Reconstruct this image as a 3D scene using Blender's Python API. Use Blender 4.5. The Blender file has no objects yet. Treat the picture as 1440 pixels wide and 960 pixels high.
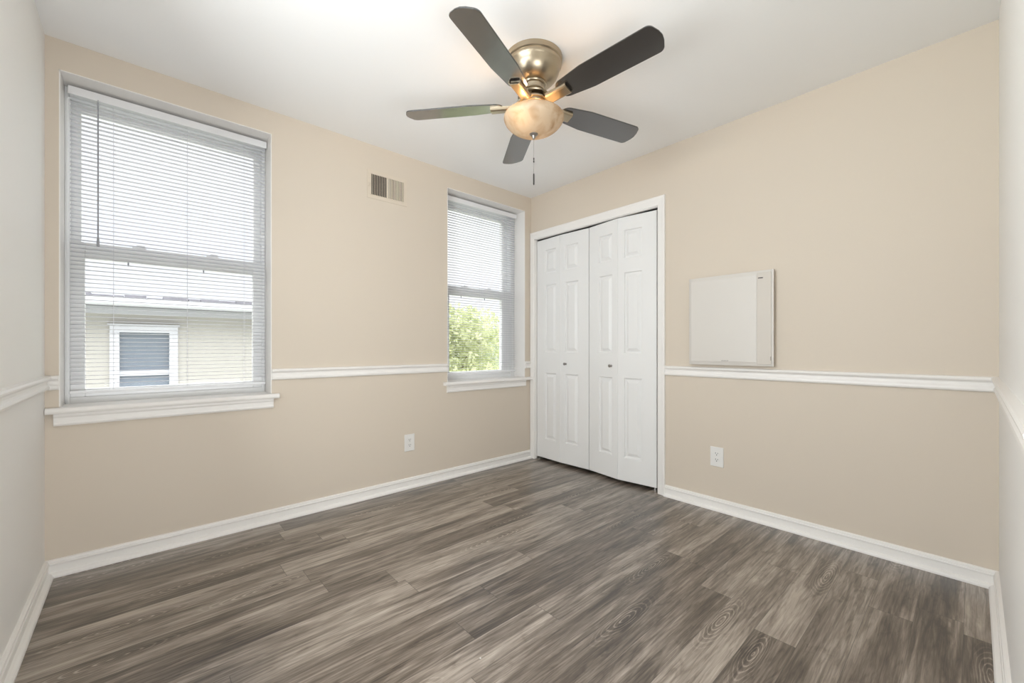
import bpy, bmesh, math, random
from mathutils import Vector, Matrix

# ------------------------------------------------------------------ camera, world, lights, exposure
E_SKY, E_HALL, E_SIDE, E_BULB = 6.6, 41.0, 65.0, 1.35
SC = bpy.context.scene
COL = SC.collection
CAM = Vector((-2.736, -2.783, 1.035))
cd = bpy.data.cameras.new('camera')
cd.sensor_width = 36.0
cd.lens = 36.0 * 582.0 / 1440.0
cd.shift_y = 8.5 / 1440.0
cd.clip_start = 0.01
cam = bpy.data.objects.new('camera', cd)
COL.objects.link(cam)
cam.location = CAM
cam.rotation_euler = (math.radians(90), 0, math.atan2(-.6677, .7445))
SC.camera = cam

SC.view_settings.view_transform = 'Standard'
SC.view_settings.look = 'None'
SC.view_settings.gamma = 1.0
SC.view_settings.use_curve_mapping = False
SC.view_settings.exposure = 0.16

world = bpy.data.worlds.new('sky')
SC.world = world
world.use_nodes = True
wn = world.node_tree
wn.nodes.clear()
wo = wn.nodes.new('ShaderNodeOutputWorld')
wb = wn.nodes.new('ShaderNodeBackground')
wt = wn.nodes.new('ShaderNodeTexCoord')
wno = wn.nodes.new('ShaderNodeTexNoise')
wno.inputs['Scale'].default_value = 2.2
wno.inputs['Detail'].default_value = 5
wr = wn.nodes.new('ShaderNodeValToRGB')
wr.color_ramp.elements[0].position = .35
wr.color_ramp.elements[0].color = (.88, .91, 1.0, 1)
wr.color_ramp.elements[1].position = .6
wr.color_ramp.elements[1].color = (1.0, 1.0, 1.0, 1)
wn.links.new(wt.outputs['Generated'], wno.inputs['Vector'])
wn.links.new(wno.outputs['Fac'], wr.inputs['Fac'])
wn.links.new(wr.outputs['Color'], wb.inputs['Color'])
# overcast sky: much brighter overhead than near the horizon
wsp = wn.nodes.new('ShaderNodeSeparateXYZ'); wn.links.new(wt.outputs['Generated'], wsp.inputs[0])
wmr = wn.nodes.new('ShaderNodeMapRange'); wmr.interpolation_type = 'SMOOTHSTEP'
for i_, v_ in ((1, .36), (2, .72), (3, 1.12), (4, E_SKY)): wmr.inputs[i_].default_value = v_
wn.links.new(wsp.outputs[2], wmr.inputs[0]); wn.links.new(wmr.outputs[0], wb.inputs['Strength'])
wn.links.new(wb.outputs['Background'], wo.inputs['Surface'])

def area_light(name, loc, rot, sx, sy, power, color):
    ld = bpy.data.lights.new(name, 'AREA')
    ld.shape = 'RECTANGLE'; ld.size = sx; ld.size_y = sy
    ld.energy = power; ld.color = color
    o = bpy.data.objects.new(name, ld); COL.objects.link(o)
    o.location = loc; o.rotation_euler = rot
    return o
# fill light added low in the hallway, tilted up through the open doorway
area_light('hallway_fill_light', (-2.40, -3.80, .30), (math.radians(138), 0, 0), 1.5, .9, E_HALL, (.93, .97, 1.0))
# fill light added outside the left wall, out of view beside the viewer
area_light('side_fill_light', (-3.62, -1.80, 1.30), (math.radians(92), 0, math.radians(-90)), 1.5, 1.5, E_SIDE, (.93, .97, 1.0))

# ------------------------------------------------------------------ helpers
PI = math.pi
def tag(o, label=None, cat=None, group=None, kind=None):
    if label: o['label'] = label
    if cat: o['category'] = cat
    if group: o['group'] = group
    if kind: o['kind'] = kind
    return o
def empty(name, loc=(0, 0, 0), rz=0.0):
    o = bpy.data.objects.new(name, None); COL.objects.link(o)
    o.empty_display_size = .05
    o.location = loc; o.rotation_euler = (0, 0, rz)
    return o

class MB:
    """collects shapes for ONE mesh object"""
    def __init__(s): s.v = []; s.f = []
    def add(s, vs, fs):
        n = len(s.v); s.v += [tuple(p) for p in vs]; s.f += [tuple(i + n for i in f) for f in fs]
    def box(s, a, b, c=0.0, M=None):
        bm = bmesh.new()
        bmesh.ops.create_cube(bm, size=1.0)
        for v in bm.verts:
            v.co = Vector(((a[0] + b[0]) / 2 + v.co.x * (b[0] - a[0]), (a[1] + b[1]) / 2 + v.co.y * (b[1] - a[1]), (a[2] + b[2]) / 2 + v.co.z * (b[2] - a[2])))
        if c > 0:
            bmesh.ops.bevel(bm, geom=list(bm.edges), offset=c, segments=2, affect='EDGES', profile=.5)
        s.addbm(bm, M)
    def addbm(s, bm, M=None):
        bm.verts.index_update()
        vs = [(M @ v.co if M else v.co.copy()) for v in bm.verts]
        fs = [[v.index for v in f.verts] for f in bm.faces]
        bm.free(); s.add(vs, fs)
    def prism(s, prof, fn, t0, t1, m0=None, m1=None):
        """closed profile [(a,b)], fn(a,b,t) -> point, swept t0..t1; m0/m1(a) add a mitre offset"""
        n = len(prof)
        vs = [fn(a, b, t0 + (m0(a) if m0 else 0)) for a, b in prof] + [fn(a, b, t1 + (m1(a) if m1 else 0)) for a, b in prof]
        fs = [(i, (i + 1) % n, n + (i + 1) % n, n + i) for i in range(n)] + [tuple(range(n))[::-1], tuple(range(n, 2 * n))]
        s.add(vs, fs)
    def lathe(s, prof, c, seg=48, M=None):
        vs = []; fs = []
        n = len(prof)
        for k in range(seg):
            a = 2 * PI * k / seg
            for r, z in prof:
                p = Vector((r * math.cos(a), r * math.sin(a), z))
                if M: p = M @ p
                vs.append(Vector(c) + p)
        for k in range(seg):
            k2 = (k + 1) % seg
            for i in range(n - 1):
                fs.append((k * n + i, k2 * n + i, k2 * n + i + 1, k * n + i + 1))
        s.add(vs, fs)
    def tube(s, pts, r, seg=8, caps=True):
        pts = [Vector(p) for p in pts]
        rings = []
        for i, p in enumerate(pts):
            d = (pts[min(i + 1, len(pts) - 1)] - pts[max(i - 1, 0)]).normalized()
            up = Vector((0, 0, 1)) if abs(d.z) < .95 else Vector((1, 0, 0))
            x = d.cross(up).normalized(); y = d.cross(x).normalized()
            rr = r[i] if isinstance(r, (list, tuple)) else r
            rings.append([p + x * rr * math.cos(2 * PI * k / seg) + y * rr * math.sin(2 * PI * k / seg) for k in range(seg)])
        vs = [q for ring in rings for q in ring]; fs = []
        for i in range(len(pts) - 1):
            for k in range(seg):
                k2 = (k + 1) % seg
                fs.append((i * seg + k, i * seg + k2, (i + 1) * seg + k2, (i + 1) * seg + k))
        if caps: fs += [tuple(range(seg))[::-1], tuple(range(len(vs) - seg, len(vs)))]
        s.add(vs, fs)
    def build(s, name, mat, parent=None, smooth=False, origin=None):
        me = bpy.data.meshes.new(name)
        o3 = Vector(origin) if origin else Vector((0, 0, 0))
        me.from_pydata([Vector(p) - o3 for p in s.v], [], s.f)
        me.validate(); 
        bm = bmesh.new(); bm.from_mesh(me)
        bmesh.ops.remove_doubles(bm, verts=bm.verts, dist=1e-6)
        bmesh.ops.recalc_face_normals(bm, faces=bm.faces)
        bm.to_mesh(me); bm.free()
        me.materials.append(mat)
        if smooth:
            for p in me.polygons: p.use_smooth = True
            try: me.set_sharp_from_angle(angle=math.radians(smooth if smooth is not True else 35))
            except Exception: pass
        o = bpy.data.objects.new(name, me); COL.objects.link(o)
        o.location = o3
        if parent: o.parent = parent
        return o

# ------------------------------------------------------------------ materials
def mat(name, col, rough=.5, metal=0.0, spec=.5, bump=0.0, bscale=60.0, coat=0.0, var=0.0, vscale=3.0):
    m = bpy.data.materials.new(name); m.use_nodes = True
    nt = m.node_tree; b = nt.nodes['Principled BSDF']
    b.inputs['Base Color'].default_value = (*col, 1)
    b.inputs['Roughness'].default_value = rough
    b.inputs['Metallic'].default_value = metal
    b.inputs['Specular IOR Level'].default_value = spec
    b.inputs['Coat Weight'].default_value = coat
    tc = nt.nodes.new('ShaderNodeTexCoord')
    if bump > 0:
        n = nt.nodes.new('ShaderNodeTexNoise'); n.inputs['Scale'].default_value = bscale; n.inputs['Detail'].default_value = 3
        bp = nt.nodes.new('ShaderNodeBump'); bp.inputs['Strength'].default_value = bump; bp.inputs['Distance'].default_value = .002
        nt.links.new(tc.outputs['Object'], n.inputs['Vector']); nt.links.new(n.outputs['Fac'], bp.inputs['Height'])
        nt.links.new(bp.outputs['Normal'], b.inputs['Normal'])
    if var > 0:
        n = nt.nodes.new('ShaderNodeTexNoise'); n.inputs['Scale'].default_value = vscale; n.inputs['Detail'].default_value = 4
        mx = nt.nodes.new('ShaderNodeMix'); mx.data_type = 'RGBA'
        mx.inputs[6].default_value = (*[c * (1 - var) for c in col], 1); mx.inputs[7].default_value = (*[min(1, c * (1 + var)) for c in col], 1)
        nt.links.new(tc.outputs['Object'], n.inputs['Vector']); nt.links.new(n.outputs['Fac'], mx.inputs[0])
        nt.links.new(mx.outputs[2], b.inputs['Base Color'])
    return m
M_BEIGE = mat('beige_wall_paint', (.69, .605, .505), .55, spec=.3, bump=.08, bscale=220)
M_DAYLIT = mat('daylit_wall_paint', (.90, .88, .85), .55, spec=.3, bump=.08, bscale=220)  # left and right walls: daylight lightened into the wall colour
M_CEIL = mat('ceiling_paint', (.93, .92, .905), .7, spec=.2, bump=.06, bscale=200)
M_TRIM = mat('white_trim_paint', (.89, .86, .825), .35, spec=.45)
M_DOOR = mat('white_door_paint', (.85, .84, .825), .4, spec=.45, bump=.05, bscale=300)
M_VINYL = mat('white_vinyl', (.90, .90, .895), .3, spec=.5)
M_SLAT = mat('blind_vinyl', (.84, .84, .85), .35, spec=.5)
def slat_material():
    m = mat('thin_vinyl_slat', (.72, .72, .745), .65, spec=.08); nt = m.node_tree; out = nt.nodes['Material Output']
    t = nt.nodes.new('ShaderNodeBsdfTranslucent'); t.inputs['Color'].default_value = (.80, .80, .82, 1)
    mx = nt.nodes.new('ShaderNodeMixShader'); mx.inputs[0].default_value = .03
    nt.links.new(nt.nodes['Principled BSDF'].outputs[0], mx.inputs[1]); nt.links.new(t.outputs[0], mx.inputs[2]); nt.links.new(mx.outputs[0], out.inputs['Surface'])
    return m
M_THIN = slat_material()
M_PLATE = mat('white_plastic', (.82, .80, .77), .3, spec=.5)
M_BOX = mat('cream_box_plastic', (.69, .65, .60), .35, spec=.5)
M_STRIP = mat('shade_toned_hinge_plastic', (.63, .575, .51), .4, spec=.4)  # shade on the strip put into a darker plastic colour
M_DARK = mat('dark_slot', (.03, .025, .02), .6)
M_GREY = mat('grey_mark', (.30, .27, .24), .6)
M_WAND = mat('grey_clear_plastic', (.36, .37, .40), .25, spec=.6)
M_CORD = mat('white_cord', (.72, .72, .75), .7)
M_BRASS = mat('antique_brushed_brass', (.46, .385, .28), .32, metal=1.0)
M_NICKEL = mat('dark_nickel', (.32, .30, .28), .35, metal=1.0)
M_CHROME = mat('steel_bracket', (.55, .54, .52), .3, metal=1.0)
M_VENT = mat('vent_enamel', (.70, .61, .50), .45, spec=.4)
M_STUCCO = mat('house_stucco', (.45, .43, .395), .9, spec=.1, bump=.3, bscale=25, var=.06, vscale=2)
M_ROOF = mat('grey_shingle', (.23, .225, .24), .9, spec=.1, var=.3, vscale=9)
M_GUTTER = mat('white_gutter', (.56, .56, .59), .5, var=.06, vscale=5)
M_HGLASS = mat('house_window_glass', (.16, .19, .23), .3, spec=.8)
M_BARK = mat('bark', (.16, .12, .09), .9, spec=.1, bump=.6, bscale=30, var=.3, vscale=12)
M_GROUND = mat('lawn', (.50, .53, .42), .95, spec=.1, var=.25, vscale=1.5)
M_CABLE = mat('pale_cable', (.40, .41, .42), .5)
M_HALL = mat('hallway_paint', (.78, .75, .70), .6, spec=.2)
M_CLOSET = mat('closet_paint', (.45, .40, .34), .8, spec=.1)

def leaf_material(name, c1, c2):
    m = bpy.data.materials.new(name); m.use_nodes = True
    nt = m.node_tree; b = nt.nodes['Principled BSDF']; out = nt.nodes['Material Output']
    tc = nt.nodes.new('ShaderNodeTexCoord')
    n = nt.nodes.new('ShaderNodeTexNoise'); n.inputs['Scale'].default_value = 2.5; n.inputs['Detail'].default_value = 6
    r = nt.nodes.new('ShaderNodeValToRGB'); r.color_ramp.elements[0].position = .35; r.color_ramp.elements[1].position = .65
    r.color_ramp.elements[0].color = (*c1, 1); r.color_ramp.elements[1].color = (*c2, 1)
    nt.links.new(tc.outputs['Object'], n.inputs['Vector']); nt.links.new(n.outputs['Fac'], r.inputs['Fac'])
    nt.links.new(r.outputs['Color'], b.inputs['Base Color']); b.inputs['Roughness'].default_value = .5
    t = nt.nodes.new('ShaderNodeBsdfTranslucent'); nt.links.new(r.outputs['Color'], t.inputs['Color'])
    mx = nt.nodes.new('ShaderNodeMixShader'); mx.inputs[0].default_value = .45
    nt.links.new(b.outputs[0], mx.inputs[1]); nt.links.new(t.outputs[0], mx.inputs[2]); nt.links.new(mx.outputs[0], out.inputs['Surface'])
    return m
M_LEAF1 = leaf_material('leaf_yellow_green', (.34, .38, .17), (.66, .67, .43))
M_LEAF2 = leaf_material('leaf_mid_green', (.30, .36, .20), (.60, .62, .44))

def glass_material():
    m = bpy.data.materials.new('window_glass'); m.use_nodes = True
    nt = m.node_tree; nt.nodes.remove(nt.nodes['Principled BSDF']); out = nt.nodes['Material Output']
    t = nt.nodes.new('ShaderNodeBsdfTransparent'); t.inputs['Color'].default_value = (.97, .98, .98, 1)
    g = nt.nodes.new('ShaderNodeBsdfGlossy'); g.inputs['Roughness'].default_value = .02
    fr = nt.nodes.new('ShaderNodeFresnel'); fr.inputs['IOR'].default_value = 1.14
    mx = nt.nodes.new('ShaderNodeMixShader')
    nt.links.new(fr.outputs[0], mx.inputs[0]); nt.links.new(t.outputs[0], mx.inputs[1]); nt.links.new(g.outputs[0], mx.inputs[2])
    nt.links.new(mx.outputs[0], out.inputs['Surface'])
    return m
M_GLASS = glass_material()

def bowl_material():
    m = bpy.data.materials.new('frosted_amber_glass'); m.use_nodes = True
    nt = m.node_tree; nt.nodes.remove(nt.nodes['Principled BSDF']); out = nt.nodes['Material Output']
    tc = nt.nodes.new('ShaderNodeTexCoord')
    n = nt.nodes.new('ShaderNodeTexNoise'); n.inputs['Scale'].default_value = 9; n.inputs['Detail'].default_value = 3; n.inputs['Distortion'].default_value = 1.2
    r = nt.nodes.new('ShaderNodeValToRGB')
    r.color_ramp.elements[0].color = (.50, .36, .21, 1); r.color_ramp.elements[1].color = (.78, .68, .53, 1)
    r.color_ramp.elements[0].position = .25; r.color_ramp.elements[1].position = .55
    nt.links.new(tc.outputs['Object'], n.inputs['Vector']); nt.links.new(n.outputs['Fac'], r.inputs['Fac'])
    g = nt.nodes.new('ShaderNodeMix'); g.data_type = 'RGBA'; g.blend_type = 'MULTIPLY'; g.inputs[0].default_value = 1.0
    g.inputs[7].default_value = (.17, .17, .17, 1); nt.links.new(r.outputs['Color'], g.inputs[6])
    t = nt.nodes.new('ShaderNodeBsdfTranslucent'); nt.links.new(g.outputs[2], t.inputs['Color'])
    d = nt.nodes.new('ShaderNodeBsdfPrincipled'); nt.links.new(r.outputs['Color'], d.inputs['Base Color']); d.inputs['Roughness'].default_value = .25
    mx = nt.nodes.new('ShaderNodeMixShader'); mx.inputs[0].default_value = .45
    nt.links.new(t.outputs[0], mx.inputs[1]); nt.links.new(d.outputs[0], mx.inputs[2]); nt.links.new(mx.outputs[0], out.inputs['Surface'])
    return m
M_BOWL = bowl_material()

def blade_material():
    m = mat('espresso_blade_laminate', (.022, .019, .017), .22, spec=.95, coat=1.0)
    m.node_tree.nodes['Principled BSDF'].inputs['Coat IOR'].default_value = 1.6
    m.node_tree.nodes['Principled BSDF'].inputs['Coat Roughness'].default_value = .2
    nt = m.node_tree; b = nt.nodes['Principled BSDF']
    tc = nt.nodes['Texture Coordinate']
    mp = nt.nodes.new('ShaderNodeMapping'); mp.inputs['Scale'].default_value = (4, 60, 4)
    n = nt.nodes.new('ShaderNodeTexNoise'); n.inputs['Scale'].default_value = 2; n.inputs['Detail'].default_value = 4
    r = nt.nodes.new('ShaderNodeValToRGB')
    r.color_ramp.elements[0].color = (.018, .0155, .014, 1); r.color_ramp.elements[1].color = (.030, .026, .023, 1)
    nt.links.new(tc.outputs['Object'], mp.inputs['Vector']); nt.links.new(mp.outputs[0], n.inputs['Vector'])
    nt.links.new(n.outputs['Fac'], r.inputs['Fac']); nt.links.new(r.outputs['Color'], b.inputs['Base Color'])
    return m
M_BLADE = blade_material()

def floor_material():
    m = bpy.data.materials.new('grey_brown_vinyl_plank'); m.use_nodes = True
    nt = m.node_tree; N = nt.nodes; L = nt.links; b = N['Principled BSDF']
    def math_(op, a, c=None):
        n = N.new('ShaderNodeMath'); n.operation = op
        for i, x in enumerate((a, c)):
            if x is None: continue
            if hasattr(x, 'links'): L.new(x, n.inputs[i])
            else: n.inputs[i].default_value = x
        return n.outputs[0]
    tc = N.new('ShaderNodeTexCoord'); sp = N.new('ShaderNodeSeparateXYZ'); L.new(tc.outputs['Object'], sp.inputs[0])
    X, Y = sp.outputs[0], sp.outputs[1]
    W, LEN = .1285, 1.22
    yr = math_('DIVIDE', math_('ADD', Y, 10.0 - .045), W)
    row = math_('FLOOR', yr); fy = math_('FRACT', yr)
    wn1 = N.new('ShaderNodeTexWhiteNoise'); wn1.noise_dimensions = '1D'; L.new(row, wn1.inputs['W'])
    xr = math_('DIVIDE', math_('ADD', X, math_('MULTIPLY', wn1.outputs['Value'], 7.3)), LEN)
    col = math_('FLOOR', xr); fx = math_('FRACT', xr)
    cb = N.new('ShaderNodeCombineXYZ'); L.new(row, cb.inputs[0]); L.new(col, cb.inputs[1])
    wn2 = N.new('ShaderNodeTexWhiteNoise'); wn2.noise_dimensions = '3D'; L.new(cb.outputs[0], wn2.inputs['Vector'])
    pid = wn2.outputs['Value']
    # grain coordinates, shifted per plank
    gx = math_('ADD', X, math_('MULTIPLY', pid, 37.0)); gy = math_('ADD', Y, math_('MULTIPLY', pid, 19.0))
    gc = N.new('ShaderNodeCombineXYZ'); L.new(gx, gc.inputs[0]); L.new(gy, gc.inputs[1]); L.new(math_('MULTIPLY', pid, 11.0), gc.inputs[2])
    def noise(scale, sx, sy, det, dist=0.0, rough=.55):
        mp = N.new('ShaderNodeMapping'); mp.inputs['Scale'].default_value = (sx, sy, 1); L.new(gc.outputs[0], mp.inputs['Vector'])
        n = N.new('ShaderNodeTexNoise'); n.inputs['Scale'].default_value = scale; n.inputs['Detail'].default_value = det
        n.inputs['Distortion'].default_value = dist; n.inputs['Roughness'].default_value = rough
        L.new(mp.outputs[0], n.inputs['Vector']); return n.outputs['Fac']
    broad = noise(1.0, 1.5, 13.0, 4, .8)
    fine = noise(1.0, 6.0, 120.0, 5, .5, .62)
    patch = noise(1.0, 5.0, 22.0, 3, 1.5)
    # cathedral rings, centred per plank
    wn3 = N.new('ShaderNodeTexWhiteNoise'); wn3.noise_dimensions = '3D'; cb3 = N.new('ShaderNodeCombineXYZ'); L.new(row, cb3.inputs[0]); L.new(col, cb3.inputs[1]); cb3.inputs[2].default_value = 5.5
    L.new(cb3.outputs[0], wn3.inputs['Vector']); sc3 = N.new('ShaderNodeSeparateColor'); L.new(wn3.outputs['Color'], sc3.inputs[0])
    def swirl(ca, ra, thr):
        lx = math_('MULTIPLY', math_('SUBTRACT', fx, math_('ADD', math_('MULTIPLY', ca, .5), ra)), LEN * .20)
        ly = math_('MULTIPLY', math_('SUBTRACT', fy, math_('ADD', math_('MULTIPLY', sc3.outputs[2], .7), .15)), W)
        d = math_('SQRT', math_('ADD', math_('MULTIPLY', lx, lx), math_('MULTIPLY', ly, ly)))
        wob = noise(1.0, 6.0, 26.0, 3, 0)
        s_ = math_('SINE', math_('ADD', math_('MULTIPLY', d, 900.0), math_('MULTIPLY', wob, 14.0)))
        mk = N.new('ShaderNodeMapRange'); mk.inputs[1].default_value = .050; mk.inputs[2].default_value = .012; L.new(d, mk.inputs[0])
        on = math_('GREATER_THAN', ca, thr)
        amp = math_('MULTIPLY', mk.outputs[0], on)
        line = math_('POWER', math_('MAXIMUM', s_, 0.0), 2.0)
        return math_('MULTIPLY', amp, math_('SUBTRACT', math_('MULTIPLY', line, .36), .17))
    swirls = math_('ADD', swirl(sc3.outputs[0], .05, .68), swirl(sc3.outputs[1], .40, .78))
    pm = N.new('ShaderNodeMapRange'); pm.inputs[1].default_value = .55; pm.inputs[2].default_value = .72; L.new(patch, pm.inputs[0])
    v = math_('ADD', math_('MULTIPLY', math_('SUBTRACT', broad, .5), 1.25), math_('MULTIPLY', math_('SUBTRACT', fine, .5), .95))
    v = math_('ADD', v, math_('MULTIPLY', math_('SUBTRACT', pid, .5), .24))
    v = math_('ADD', v, swirls)
    v = math_('ADD', v, math_('MULTIPLY', math_('SUBTRACT', pm.outputs[0], .3), -.16))
    v = math_('ADD', v, .50)
    r = N.new('ShaderNodeValToRGB'); e = r.color_ramp.elements
    e[0].position = .19; e[0].color = (.043, .0325, .0245, 1)
    e[1].position = .95; e[1].color = (.47, .40, .335, 1)
    x = e.new(.39); x.color = (.106, .081, .061, 1)
    x = e.new(.58); x.color = (.20, .162, .130, 1)
    L.new(v, r.inputs['Fac'])
    # seams
    sy = math_('MINIMUM', fy, math_('SUBTRACT', 1.0, fy)); sx = math_('MINIMUM', fx, math_('SUBTRACT', 1.0, fx))
    seam = math_('MAXIMUM', math_('LESS_THAN', sy, .007), math_('LESS_THAN', sx, .0011))
    mx = N.new('ShaderNodeMix'); mx.data_type = 'RGBA'; L.new(math_('MULTIPLY', seam, .55), mx.inputs[0]); L.new(r.outputs['Color'], mx.inputs[6]); mx.inputs[7].default_value = (.03, .024, .019, 1)
    # dust specks left on the boards
    vo = N.new('ShaderNodeTexVoronoi'); vo.inputs['Scale'].default_value = 7.0; L.new(tc.outputs['Object'], vo.inputs['Vector'])
    spk = math_('MULTIPLY', math_('LESS_THAN', vo.outputs['Distance'], .022), math_('GREATER_THAN', N.new('ShaderNodeSeparateColor').outputs[0], .0))
    sc_ = N.new('ShaderNodeSeparateColor'); L.new(vo.outputs['Color'], sc_.inputs[0])
    spk = math_('MULTIPLY', math_('LESS_THAN', vo.outputs['Distance'], .022), math_('GREATER_THAN', sc_.outputs[0], .72))
    mx2 = N.new('ShaderNodeMix'); mx2.data_type = 'RGBA'; L.new(spk, mx2.inputs[0]); L.new(mx.outputs[2], mx2.inputs[6]); mx2.inputs[7].default_value = (.62, .6, .57, 1)
    L.new(mx2.outputs[2], b.inputs['Base Color'])
    rr = N.new('ShaderNodeMapRange'); rr.inputs[3].default_value = .25; rr.inputs[4].default_value = .40; L.new(fine, rr.inputs[0]); L.new(rr.outputs[0], b.inputs['Roughness'])
    b.inputs['Specular IOR Level'].default_value = .5; b.inputs['Coat Weight'].default_value = .5; b.inputs['Coat Roughness'].default_value = .24
    bp = N.new('ShaderNodeBump'); bp.inputs['Strength'].default_value = .18; bp.inputs['Distance'].default_value = .001
    L.new(math_('SUBTRACT', fine, math_('MULTIPLY', seam, .8)), bp.inputs['Height']); L.new(bp.outputs['Normal'], b.inputs['Normal'])
    return m
M_FLOOR = floor_material()

# ------------------------------------------------------------------ room shell
XL, YR, H = -3.057, -2.856, 2.44          # left wall x, right wall y, ceiling height; window wall y=0, closet wall x=0
W1 = (-3.014, -2.158, .757, 2.303)        # window openings: x0, x1, z0, z1
W2 = (-.929, -.079, .757, 2.303)
CL = (-1.287, -.050, 2.040)               # closet opening y0, y1, top
DR = (-3.02, -1.78, 2.34)                 # hallway doorway in the near wall: x0, x1, top

def struct(mb, name, m, label, cat, **k):
    return tag(mb.build(name, m, **k), label, cat, kind='structure')

b = MB(); b.box((XL - .15, YR - .12, -.12), (.15, .30, 0)); struct(b, 'floor', M_FLOOR, 'grey brown wood look vinyl plank floor of the empty room', 'floor')
b = MB(); b.box((XL - .15, YR - .12, H), (.15, .30, H + .15)); struct(b, 'ceiling', M_CEIL, 'smooth white ceiling with the fan hanging from it', 'ceiling')
T = .30
b = MB()
b.box((XL - .15, 0, 0), (W1[0], T, H)); b.box((W1[1], 0, 0), (W2[0], T, H)); b.box((W2[1], 0, 0), (.15, T, H))
for w in (W1, W2):
    b.box((w[0], 0, 0), (w[1], T, w[2])); b.box((w[0], 0, w[3]), (w[1], T, H))
struct(b, 'wall_north', M_BEIGE, 'beige wall holding both windows and the air vent', 'wall')
b = MB()
b.box((0, YR - .12, 0), (.12, CL[0], H)); b.box((0, CL[1], 0), (.12, 0, H)); b.box((0, CL[0], CL[2]), (.12, CL[1], H))
struct(b, 'wall_east', M_BEIGE, 'beige wall with the closet doors and the square wall box', 'wall')
W3 = (-2.50, -1.10, .757, 2.303)          # side window added in the left wall for fill light, outside the view: y0, y1, z0, z1
b = MB(); b.box((XL - .15, YR - .12, 0), (XL, W3[0], H)); b.box((XL - .15, W3[1], 0), (XL, 0, H)); b.box((XL - .15, W3[0], 0), (XL, W3[1], W3[2])); b.box((XL - .15, W3[0], W3[3]), (XL, W3[1], H)); struct(b, 'wall_west', M_DAYLIT, 'wall at the left edge beside the large window, daylight paleness in its colour', 'wall')
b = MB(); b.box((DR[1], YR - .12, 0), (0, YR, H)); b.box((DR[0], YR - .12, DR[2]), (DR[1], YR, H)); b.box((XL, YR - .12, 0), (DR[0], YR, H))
struct(b, 'wall_south', M_DAYLIT, 'sliver of wall at the right edge of the view, daylight paleness in its colour', 'wall')
# closet interior and hallway behind the doorway
b = MB()
b.box((.70, -1.60, -.05), (.78, .15, H)); b.box((.15, .15, -.05), (.78, .22, H)); b.box((.12, -1.68, -.05), (.78, -1.60, H)); b.box((.12, -1.68, -.12), (.78, .22, -.0)); b.box((.12, -1.68, H), (.78, .22, H + .08))
struct(b, 'wall_closet', M_CLOSET, 'dark inside of the closet behind the bifold doors', 'wall')
b = MB()
b.box((-4.3, -4.75, -.12), (-.9, YR - .12, 0)); b.box((-4.3, -4.75, H), (-.9, YR - .12, H + .15))
b.box((-4.3, -4.75, 0), (-.9, -4.65, H)); b.box((-4.4, -4.75, -.1), (-4.3, YR - .12, H + .1)); b.box((-.9, -4.75, -.1), (-.8, YR - .12, H + .1))
b.box((-4.4, YR - .12, -.1), (XL - .15, YR, H + .1))
struct(b, 'wall_hallway', M_HALL, 'hallway shell beyond the open doorway behind the viewer', 'wall')

# ---- skirting, chair rail profiles: (offset from wall, height)
BASE = [(0, 0), (.030, 0), (.0295, .008), (.026, .014), (.019, .018), (.0125, .020), (.0115, .0205), (.0115, .052), (.0155, .055), (.0165, .059), (.0150, .0625), (.0105, .0635), (.0105, .066), (.0125, .067), (.0115, .072), (.007, .0755), (0, .0765)]
RAIL = [(0, .842), (.008, .842), (.014, .846), (.0165, .853), (.0155, .861), (.011, .866), (.008, .872), (.008, .882), (.013, .888), (.021, .893), (.0225, .900), (.019, .906), (0, .909)]
fN = lambda a, z, t: (t, -a, z)               # window wall
fE = lambda a, z, t: (-a, t, z)               # closet wall
fW = lambda a, z, t: (XL + a, t, z)           # left wall
fS = lambda a, z, t: (t, YR + a, z)           # right wall
pos = lambda a: a
neg = lambda a: -a
b = MB(); b.prism(BASE, fN, XL, 0, pos, None); struct(b, 'baseboard_north', M_TRIM, 'white baseboard under the two windows', 'baseboard')
b = MB(); b.prism(BASE, fE, YR, CL[0] - .056, pos, None); struct(b, 'baseboard_east', M_TRIM, 'white baseboard right of the closet doors', 'baseboard')
b = MB(); b.prism(BASE, fW, YR, 0, pos, neg); struct(b, 'baseboard_west', M_TRIM, 'white baseboard along the pale left wall', 'baseboard')
b = MB(); b.prism(BASE, fS, DR[1] + .058, 0, None, neg); struct(b, 'baseboard_south', M_TRIM, 'white baseboard on the sliver of wall at right', 'baseboard')
b = MB(); b.prism(RAIL, fN, XL, W1[0], pos, None); struct(b, 'trim_1', M_TRIM, 'stub of chair rail between left corner and large window', 'chair rail')
b = MB(); b.prism(RAIL, fN, W1[1], W2[0]); struct(b, 'trim_2', M_TRIM, 'white chair rail between the two windows', 'chair rail')
b = MB(); b.prism(RAIL, fN, W2[1], -.001); struct(b, 'trim_3', M_TRIM, 'stub of chair rail between small window and closet', 'chair rail')
b = MB(); b.prism(RAIL, fE, YR, CL[0] - .056, pos, None); struct(b, 'trim_4', M_TRIM, 'white chair rail under the square wall box', 'chair rail')
b = MB(); b.prism(RAIL, fW, YR, W3[0], pos, None); b.prism(RAIL, fW, W3[1], 0, None, neg); struct(b, 'trim_5', M_TRIM, 'white chair rail on the pale left wall', 'chair rail')
b = MB(); b.prism(RAIL, fS, DR[1] + .058, 0, None, neg); struct(b, 'trim_6', M_TRIM, 'white chair rail on the sliver of wall at right', 'chair rail')

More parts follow.
